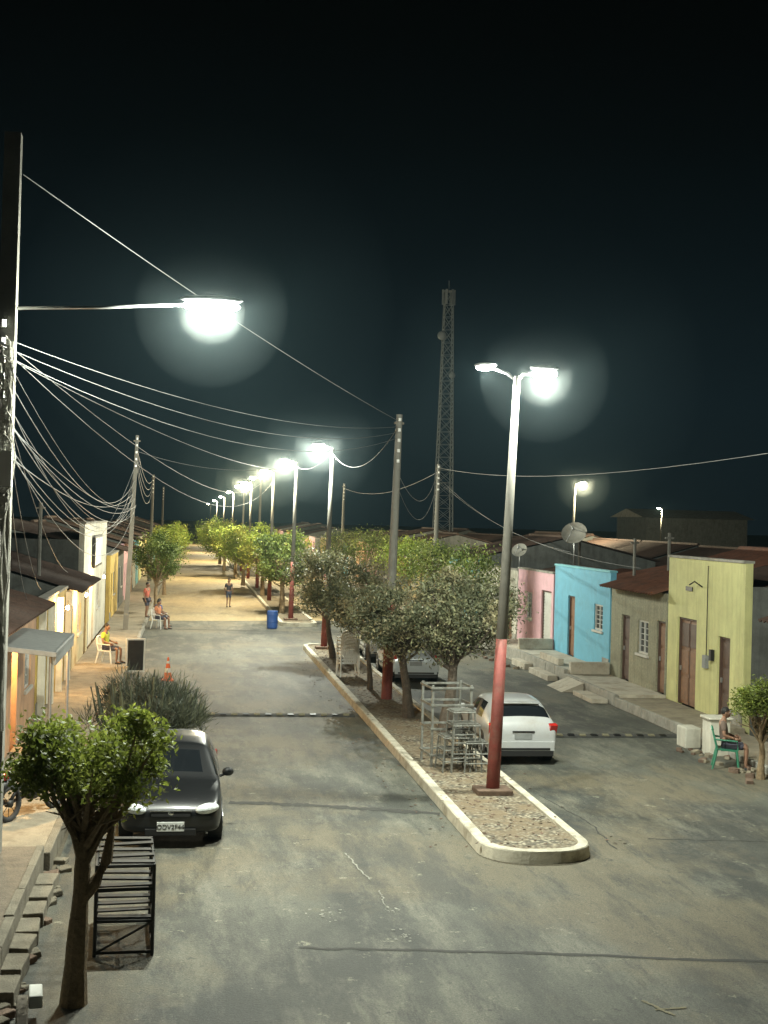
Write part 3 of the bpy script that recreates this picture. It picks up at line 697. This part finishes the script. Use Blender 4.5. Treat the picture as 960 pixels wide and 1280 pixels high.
# ------------------------------------------------------------------ cars
def car(name,x,y,rotz,paint,L=3.9,H=1.42,W=.81,plate=''):
    e=empty(name,(x,y,0),rotz)
    k=L/3.9; hh=H/1.42
    st=[ # y, halfw, zbot, belt, top, topw
     (0.00,.60,.30,.50,.55,.50),(0.05,.72,.24,.56,.64,.60),(0.22,.785,.20,.66,.76,.68),(0.60,.81,.19,.76,.86,.72),(0.98,.81,.19,.83,.91,.72),
     (1.04,.81,.19,.85,.94,.70),(1.72,.81,.19,.89,1.355,.58),(1.80,.81,.19,.895,1.385,.575),(2.28,.81,.19,.905,1.42,.58),(2.36,.81,.19,.905,1.42,.58),
     (3.00,.81,.19,.92,1.40,.57),(3.14,.81,.19,.925,1.385,.57),(3.42,.805,.20,.93,1.33,.55),(3.70,.80,.22,.95,1.03,.63),(3.80,.79,.24,.88,.95,.66),(3.87,.76,.27,.76,.83,.64),(3.90,.70,.32,.62,.70,.58)]
    st=[(a*k,b_*W/.81,c,d*hh,t*hh,tw*W/.81) for a,b_,c,d,t,tw in st]
    b=MB(); vs=[]
    for (yy,hw,zb,bl,tp,tw) in st:
        half=[(0,zb),(hw*.9,zb),(hw*.985,zb+.10),(hw,zb+(bl-zb)*.62),(hw*.975,bl),(tw+.035,tp-.055 if tp-bl>.2 else tp-.02),(tw*.82,tp-.008),(0,tp+.012)]
        ring=[(px,yy,pz) for px,pz in half]+[(-px,yy,pz) for px,pz in half[-2:0:-1]]
        vs+=ring
    n=14; fs=[];mi=[]
    for i in range(len(st)-1):
        for j in range(n):
            fs.append((i*n+j,(i+1)*n+j,(i+1)*n+(j+1)%n,i*n+(j+1)%n))
            m_=0
            if j in(4,9) and (5<=i<=9): m_=2 if i in(6,8) else 1
            if j in(6,7) and i==5: m_=1
            if j in(6,7) and i==12: m_=1
            if j in(5,8) and i==12: m_=1
            if j in(0,1,12,13): m_=2
            mi.append(m_)
    fs.append(tuple(range(n))); mi.append(0); fs.append(tuple((len(st)-1)*n+q for q in range(n-1,-1,-1))); mi.append(0)
    b.v=vs; b.f=[tuple(reversed(q)) for q in fs]; b.m=mi
    body=b.build('body',[paint,'glass','black'],e,smooth=True)
    sb=body.modifiers.new('s','SUBSURF'); sb.levels=2; sb.render_levels=2
    b=MB()
    for wy in(.72*k,3.13*k):
        for sd in(-1,1):
            xo=sd*(W-.004)
            b.tube([(sd*(W-.22),wy,.33),(xo,wy,.33)],.352,24,0)
            b.tube([(sd*(W-.15),wy,.285),(xo+sd*.004,wy,.285)],[.285,.285],24,1)
            b.tube([(xo,wy,.285),(xo+sd*.016,wy,.285)],.19,20,2)
            for q in range(6):
                a=q*math.pi/3; b.obox((xo+sd*.018,wy+.11*math.cos(a),.285+.11*math.sin(a)),(.012,.035,.03),(a,0,0),0)
    b.build('wheels',['black','tyre','alloy'],e)
    b=MB()
    for sd in(-1,1):
        b.ell((sd*(W+.10),1.28*k,.98*hh),(.10,.06,.075),0,12,8); b.tube([(sd*(W-.04),1.3*k,.9*hh),(sd*(W+.07),1.28*k,.95*hh)],.025,6,1)
        b.obox((sd*(W+.006),2.2*k,.74*hh),(.02,.16,.03),(0,0,0),1); b.obox((sd*(W+.004),1.9*k,.50),(.012,1.9,.05),(0,0,0),1)
    b.build('mirrors_and_trim',[paint,'black'],e,smooth=False,bevel=.005)
    b=MB()
    for sd in(-1,1):
        b.ell((sd*.56*W/.81,.075*k,.62*hh),(.20,.11,.085),0,16,10,(0,sd*-.12,sd*.35))
        b.ell((sd*.55,.055,.33),(.06,.03,.045),0,12,8)
    b.obox((0,.005,.545*hh),(.62,.06,.085),(-.2,0,0),1); b.obox((0,-.012,.60*hh),(.66,.04,.016),(0,0,0),2)
    b.ell((0,-.018,.565*hh),(.05,.02,.04),2,12,6)
    b.obox((0,.0,.27),(.8,.08,.10),(0,0,0),1)
    b.obox((0,-.035,.36),(.43,.02,.15),(0,0,0),3)
    Lr=L
    for sd in(-1,1):
        b.obox((sd*.69*W/.81,Lr-.10*k,.80*hh),(.18,.12,.24),(-.35,0,sd*-.25),4)
        b.obox((sd*.60*W/.81,Lr-.08*k,.73*hh),(.10,.10,.05),(-.3,0,sd*-.15),0)
    b.obox((0,Lr-.03,.43),(1.40,.14,.20),(0,0,0),5)
    b.obox((0,Lr+.042,.37),(1.2,.02,.05),(0,0,0),1)
    b.obox((0,Lr-.02,.27),(1.36,.12,.12),(0,0,0),1)
    b.obox((0,Lr-.03*k,.65*hh),(.40,.07,.13),(0,0,0),6)
    b.obox((0,Lr-.02*k,.755*hh),(.5,.07,.03),(0,0,0),1)
    b.obox((.1,Lr-.34*k,1.13*hh),(.42,.02,.02),(0,.15,0),1)
    b.obox((0,Lr-.50*k,1.345*hh),(.9,.16,.025),(-.1,0,0),5)
    b.build('lights_grille_bumpers_plates',['lens','black','chrome','plate','redlens',paint,'doorgrey'],e,bevel=.012)
    if plate:
        cu=bpy.data.curves.new('plate_text','FONT'); cu.body=plate; cu.size=.105; cu.align_x='CENTER'; cu.align_y='CENTER'; cu.extrude=.002
        cu.materials.append(M['platetxt']); o=bpy.data.objects.new('plate_text',cu); COL.objects.link(o); o.parent=e
        o.location=(0,-.049,.355); o.rotation_euler=(math.pi/2,0,0)
    return e
car('parked_black_car',-.14,21.9,0,'carblack',L=4.0,H=1.43,W=.83,plate='ODV2F44')
car('parked_white_hatchback',7.44,32.9,math.pi,'carwhite',L=3.7,H=1.40,W=.79)
car('parked_silver_car',7.5,47.8,math.pi,'carsilver',L=4.0,H=1.45,W=.82)
car('parked_white_car',7.6,54.5,math.pi,'carwhite',L=4.1,H=1.5,W=.83)

# ------------------------------------------------------------------ motorcycle
def torus(b,c,R_,r_,m,n=24,k=8):
    vs=[]
    for i in range(n):
        a=2*math.pi*i/n
        for j in range(k):
            t=2*math.pi*j/k; q=R_+r_*math.cos(t); vs.append((c[0]+r_*math.sin(t),c[1]+q*math.cos(a),c[2]+q*math.sin(a)))
    b.add(vs,[(i*k+j,((i+1)%n)*k+j,((i+1)%n)*k+(j+1)%k,i*k+(j+1)%k) for i in range(n) for j in range(k)],m)
M['mototank']=mat('motorcycle_paint',(.06,.01,.01),.3,.1,4,coat=.6)
e=empty('motorcycle',(-2.42,23.1,.30),math.radians(150)); b=MB()
for yy in(-.62,.62):
    torus(b,(0,yy,.29),.26,.045,0)
    b.tube([(-.05,yy,.29),(.05,yy,.29)],.06,10,2)
    for q in range(8):
        a=q*math.pi/4; b.tube([(0,yy,.29),(0,yy+.24*math.cos(a),.29+.24*math.sin(a))],.006,4,2)
b.tube([(.07,-.62,.29),(.07,-.45,.75),(.05,-.38,.98)],.022,6,2); b.tube([(-.07,-.62,.29),(-.07,-.45,.75),(-.05,-.38,.98)],.022,6,2)
b.tube([(-.36,-.26,1.03),(-.15,-.36,1.02),(.15,-.36,1.02),(.36,-.26,1.03)],.018,6,3)
b.ell((0,-.12,.78),(.15,.27,.13),1); b.ell((0,.33,.78),(.13,.42,.06),3); b.ell((0,.0,.42),(.14,.22,.17),3); b.ell((0,-.5,.86),(.1,.08,.1),4)
b.tube([(0,-.3,.75),(0,0,.55),(0,.4,.5),(0,.62,.29)],.03,6,3); b.tube([(.13,.0,.3),(.14,.4,.26),(.14,.75,.33)],[.03,.04,.05],8,2)
b.ell((0,.76,.74),(.09,.05,.06),5); b.tube([(0,.5,.7),(0,.78,.6),(0,.85,.42)],[.08,.07,.06],6,3); b.ell((0,-.62,.57),(.07,.24,.04),1)
b.build('frame_wheels_tank_seat',['tyre','mototank','darkmetal','black','lens','redlens'],e,smooth=True)

# ------------------------------------------------------------------ chairs
def chair(b,m,z=0,wid=.5):
    h=wid/2
    b.obox((0,0,z+.43),(wid,.46,.035),(.05,0,0),m)
    for sx_ in(-1,1):
        b.tube([(sx_*h*.95,-.22,z+.43),(sx_*h*1.1,-.27,z)],[.03,.022],6,m); b.tube([(sx_*h*.9,.2,z+.43),(sx_*h*1.05,.3,z)],[.03,.022],6,m)
        b.tube([(sx_*h,.2,z+.43),(sx_*h*.98,.26,z+.66),(sx_*h*.7,.31,z+.86)],[.03,.026,.024],6,m)
        b.tube([(sx_*h*1.1,-.24,z+.44),(sx_*h*1.12,-.22,z+.64),(sx_*h*1.08,.24,z+.66)],.022,6,m)
    b.tube([(-h*.7,.31,z+.86),(-h*.3,.325,z+.90),(h*.3,.325,z+.90),(h*.7,.31,z+.86)],.03,6,m)
    for k in range(-3,4): b.obox((k*wid*.105,.265,z+.65),(wid*.07,.016,.46),(-.22,0,0),m)
b=MB()
for k in range(7): chair(b,0,k*.105,.6)
b.build('stacked_plastic_chairs',['whiteplastic'],loc=(5.36,44.6,.15),rotz=math.pi+.1)

e=empty('metal_rack',(5.62,28.3,.15),.08); b=MB()
W_,D_=.42,.42
for sx_ in(-1,1):
    for sy_ in(-1,1): b.obox((sx_*W_,sy_*D_+.35,.86),(.05,.05,1.72),(0,0,0),0)
for z in(.25,.8,1.3,1.66):
    for sy_ in(-1,1): b.obox((0,sy_*(D_+.035)+.35,z),(2*W_+.1,.02,.05),(0,0,0),0)
    for sx_ in(-1,1): b.obox((sx_*(W_+.035),.35,z+.003),(.02,2*D_+.06,.05),(0,0,0),0)
for q in range(1,5):
    b.tube([(-W_+q*.168,-D_-.045+.35,.25),(-W_+q*.168,-D_-.045+.35,.8)],.01,5,0)
b.build('tree_guard',['greymetal'],e,bevel=.006)
b=MB()
for (cx,cy,s,h_) in((.15,-.45,.36,.98),(.36,-.55,.30,.62),(-.05,-.42,.33,.72),(.1,-.45,.3,1.25)):
    for a in(-1,1):
        for c in(-1,1): b.tube([(cx+a*s*.9,cy+c*s*.9,0),(cx+a*s*.75,cy+c*s*.75,h_)],.018,6,0)
    for z in(h_*.3,h_*.62,h_-.02):
        for a in(-1,1):
            b.tube([(cx-s*.8,cy+a*s*.8,z),(cx+s*.8,cy+a*s*.8,z)],.015,6,0); b.tube([(cx+a*s*.8,cy-s*.8,z),(cx+a*s*.8,cy+s*.8,z)],.015,6,0)
    for q in range(4): b.obox((cx,cy-s*.6+q*s*.4,h_+.012),(s*1.5,s*.2,.02),(0,0,0),0)
b.build('stools',['greymetal'],e)
e=empty('stacked_metal_tables',(-.66,17.3,0),.05); b=MB()
for z in(.05,.42,.80,1.08):
    for a in(-1,1):
        b.tube([(-.34,a*.7,z),(.34,a*.7,z)],.02,6,0); b.tube([(a*.34,-.7,z),(a*.34,.7,z)],.02,6,0)
    for q in range(5 if z>.3 else 0):
        b.obox((random.uniform(-.02,.02),-.6+q*.3,z+.03),(.66,.12,.02),(0,random.uniform(-.03,.03),random.uniform(-.04,.04)),0)
for a in(-1,1):
    for c in(-1,0,1): b.tube([(a*.34,c*.7,0),(a*.34,c*.7,1.10)],.022,6,0)
    b.tube([(a*.34,-.7,.05),(a*.34,.7,.8)],.015,5,0)
b.tube([(-.34,-.72,.05),(.34,-.72,.42)],.015,5,0)
b.build('frames_and_slats',['darkmetal'],e)

b=MB()
b.obox((0,0,.62),(.62,.04,1.15),(.16,0,0),0); b.obox((0,-.03,.62),(.52,.02,1.03),(.16,0,0),1); b.obox((0,.26,.6),(.6,.03,1.12),(-.2,0,0),0)
b.build('pavement_sign_board',['signwhite','darkmetal'],loc=(-1.6,46,.0),rotz=.1,bevel=.01)
b=MB(); b.box(-.19,.19,-.19,.19,0,.035,0); b.tube([(0,0,.03),(0,0,.26)],[.14,.10],16,0); b.tube([(0,0,.26),(0,0,.40)],[.10,.077],16,1); b.tube([(0,0,.40),(0,0,.55)],[.077,.05],16,0); b.tube([(0,0,.55),(0,0,.63)],[.05,.04],16,1); b.tube([(0,0,.63),(0,0,.75)],[.04,.022],16,0)
b.build('traffic_cone',['orange','signwhite'],loc=(-.5,44.2,.004))
def barrel(x,y,z,m):
    b=MB(); b.tube([(0,0,0),(0,0,.06),(0,0,.3),(0,0,.33),(0,0,.36),(0,0,.6),(0,0,.64),(0,0,.82),(0,0,.85)],[.24,.26,.265,.28,.265,.265,.28,.26,.23],18,0); b.build('plastic_barrel',[m],loc=(x,y,z))
barrel(4.15,65.5,.004,'blueplastic')
b=MB(); b.box(-.25,.25,-.25,.25,0,.85); b.box(-.3,.3,-.3,.3,.85,.91); b.build('white_block_pillar',['white'],loc=(12.45,30.6,.0),bevel=.02)
b=MB(); b.box(-.2,.2,-.3,.3,0,.5); b.build('white_block',['white'],loc=(12.2,31.7,.004),bevel=.03)
rnd=random.Random(3)
for cx,cy,nn,rr in((12.2,29.0,34,2.6),(12.2,51.5,18,3)):
    b=MB()
    for i in range(nn):
        s=rnd.uniform(.04,.16); b.obox((cx+rnd.uniform(-.5,.35),cy+rnd.uniform(-rr,rr),s*.3),(s,s*1.2,s*.7),(rnd.uniform(-.3,.3),0,rnd.uniform(0,3)),rnd.choice([0,1]))
    b.build('loose_rubble',['walk','brick'],bevel=.01)

# ------------------------------------------------------------------ people
def skinobj(name,V,E,Rd,mt,parent,root=0):
    me=bpy.data.meshes.new(name); me.from_pydata(V,E,[]); ob=bpy.data.objects.new(name,me); COL.objects.link(ob); ob.parent=parent
    md=ob.modifiers.new('skin','SKIN'); md.use_smooth_shade=True
    for i,r in enumerate(Rd):
        d=me.skin_vertices[0].data[i]; d.radius=(r,r*.85) if not isinstance(r,tuple) else r; d.use_root=(i==root)
    ss=ob.modifiers.new('sub','SUBSURF'); ss.levels=1; ss.render_levels=2
    me.materials.append(mt)
    return ob
def person(name,loc,rotz,pose,shirt,shorts,bare=False,scale=1.0,hairlong=False):
    e=empty(name,loc,rotz); e.scale=(scale,)*3
    sm=mat(name+'_shirt',shirt,.85,.15,8,.2,60); pm=mat(name+'_shorts',shorts,.85,.15,8,.2,60)
    if pose=='stand':
        pel=(0,0,.93); sp=(0,.01,1.12); ch=(0,0,1.32); nk=(0,-.01,1.47); hd=(0,-.03,1.60)
        sh=lambda s:(s*.175,0,1.40); el=lambda s:(s*.235,.03,1.12); wr=lambda s:(s*.245,-.06,.88)
        hp=lambda s:(s*.09,0,.88); kn=lambda s:(s*.10,-.03+.03*s,.49); an=lambda s:(s*.10,.03+.05*s,.08); to=lambda s:(s*.115,-.13+.05*s,.035)
    else:
        pel=(0,.02,.54); sp=(0,.06,.74); ch=(0,.09,.93); nk=(0,.07,1.08); hd=(0,.03,1.21)
        sh=lambda s:(s*.175,.08,1.01); el=lambda s:(s*.25,.06,.76); wr=lambda s:(s*.22,-.18,.69)
        hp=lambda s:(s*.095,-.02,.52); kn=lambda s:(s*.16,-.44,.51); an=lambda s:(s*.17,-.42,.08); to=lambda s:(s*.18,-.58,.035)
    V=[pel,sp,ch,nk,hd]; E=[(0,1),(1,2),(2,3),(3,4)]; Rr=[(.13,.10),(.12,.09),(.135,.095),(.055,.055),(.05,.055)]
    for s in(-1,1):
        o=len(V); V+=[sh(s),el(s),wr(s)]; E+=[(2,o),(o,o+1),(o+1,o+2)]; Rr+=[.062,.042,.028]
        o=len(V); V+=[hp(s),kn(s),an(s),to(s)]; E+=[(0,o),(o,o+1),(o+1,o+2),(o+2,o+3)]; Rr+=[.09,.06,.04,.03]
    skinobj('body',V,E,Rr,M['skin'],e)
    if not bare:
        V=[pel,sp,ch]; V[0]=(pel[0],pel[1],pel[2]+.03); E=[(0,1),(1,2)]; Rr=[(.148,.118),(.138,.108),(.152,.112)]
        for s in(-1,1):
            o=len(V); a=Vector(sh(s)); c=Vector(el(s)); V+=[tuple(a),tuple(a.lerp(c,.7))]; E+=[(2,o),(o,o+1)]; Rr+=[.078,.064]
        skinobj('shirt',V,E,Rr,sm,e)
    V=[pel]; E=[]; Rr=[(.152,.122)]
    for s in(-1,1):
        o=len(V); a=Vector(hp(s)); c=Vector(kn(s)); V+=[tuple(a),tuple(a.lerp(c,.9))]; E+=[(0,o),(o,o+1)]; Rr+=[.108,.086]
    skinobj('shorts',V,E,Rr,pm,e)
    b=MB(); hc=Vector(hd)+Vector((0,-.01,.02)); b.ell(hc,(.075,.095,.115),0,20,14); b.ell(hc+Vector((0,-.03,-.055)),(.052,.06,.055),0,14,8)
    b.ell(hc+Vector((0,-.098,-.012)),(.014,.022,.022),0,8,6); b.ell(hc+Vector((0,-.088,-.058)),(.026,.010,.008),2,10,6)
    for s in(-1,1):
        b.ell(hc+Vector((s*.077,.005,-.005)),(.011,.022,.032),0,8,6); b.ell(hc+Vector((s*.03,-.085,.01)),(.013,.009,.009),3,8,6); b.ell(hc+Vector((s*.03,-.092,.01)),(.005,.004,.006),1,6,4)
    b.ell(hc+Vector((0,.018,.035)),(.083,.098,.098),1,20,12)
    if hairlong: b.ell(hc+Vector((0,.07,-.07)),(.075,.05,.14),1,14,10)
    b.build('head',['skin','hair','redlens','whiteplastic'],e,smooth=True)
    b=MB()
    for s in(-1,1):
        w_=Vector(wr(s)); d=(w_-Vector(el(s))).normalized(); side=Vector((s*-1,0,0)); 
        acr=d.cross(side).normalized(); palm=w_+d*.055
        b.tube([w_-d*.01,w_+d*.03,palm+d*.03],[.024,.034,.033],8,0)
        for q in range(4):
            o=acr*((q-1.5)*.018); ln=(.062,.075,.07,.055)[q]; p0=palm+o+d*.02
            b.tube([p0,p0+d*ln*.5+side*.004,p0+d*ln*.85+side*.022,p0+d*ln*.95+side*.034],[.0095,.009,.008,.006],6,0)
        p0=w_+d*.025+acr*-.028; b.tube([p0,p0+d*.03-acr*.02+side*.01,p0+d*.055-acr*.022+side*.02],[.011,.010,.007],6,0)
        t=Vector(to(s)); a=Vector(an(s)); b.tube([a+Vector((0,.03,-.055)),(a+t)/2+Vector((0,0,-.035)),t+Vector((0,-.02,-.008))],[.036,.042,.03],8,1)
    b.build('hands_and_sandals',['skin','black'],e,smooth=True)
    return e
b=MB(); chair(b,0); b.build('green_plastic_chair',['greenplastic'],loc=(12.0,28.9,.004),rotz=math.radians(70))
person('seated_man',(12.0,28.9,.0),math.radians(70),'sit',(.14,.10,.08),(.05,.05,.07))
b=MB(); chair(b,0); b.build('plastic_chair',['whiteplastic'],loc=(-2.6,47.2,.22),rotz=math.radians(70))
person('seated_person',(-2.6,47.2,.22),math.radians(70),'sit',(.55,.55,.06),(.04,.04,.06))
person('pedestrian',(2.5,80.5,.004),math.radians(15),'stand',(.04,.04,.05),(.05,.06,.09),scale=.97,hairlong=True)
person('standing_person',(-1.9,68.5,.22),math.radians(60),'stand',(.45,.12,.08),(.05,.05,.07))
for yy,c_,rz in((64.3,(.5,.2,.1),60),(65.4,(.06,.1,.25),130)):
    b=MB(); chair(b,0); b.build('plastic_chair',['whiteplastic'],loc=(-1.2,yy,.004),rotz=math.radians(rz))
    person('seated_person',(-1.2,yy,.0),math.radians(rz),'sit',c_,(.05,.05,.07))

def bulb(x,y,z,en):
    bl=empty('warm_bulb',(x,y,z)); b=MB(); b.ell((0,0,0),(.045,.045,.06),0,10,8); b.tube([(0,0,.05),(0,0,.2)],.01,5,1); b.build('bulb',['lampwarm','black'],bl)
    light(bl,(.0,0,-.14),en,(1,.62,.26),.05)
bulb(-4.2,30.1,2.55,420); bulb(-3.1,23.3,2.6,330); bulb(-3.25,38.9,2.65,380); bulb(-3.25,46,2.6,380); bulb(-3.3,56.2,2.75,400)  # bulbs at the yellow, cream and white fronts added to warm the facades
s_=bpy.data.lights.new('moon','SUN'); s_.energy=.01; s_.angle=math.radians(.5); s_.color=(.7,.85,1)
so=bpy.data.objects.new('moon',s_); COL.objects.link(so); so.rotation_euler=(math.radians(35),math.radians(20),0)

scene.view_settings.view_transform='Standard'; scene.view_settings.look='None'; scene.view_settings.exposure=0
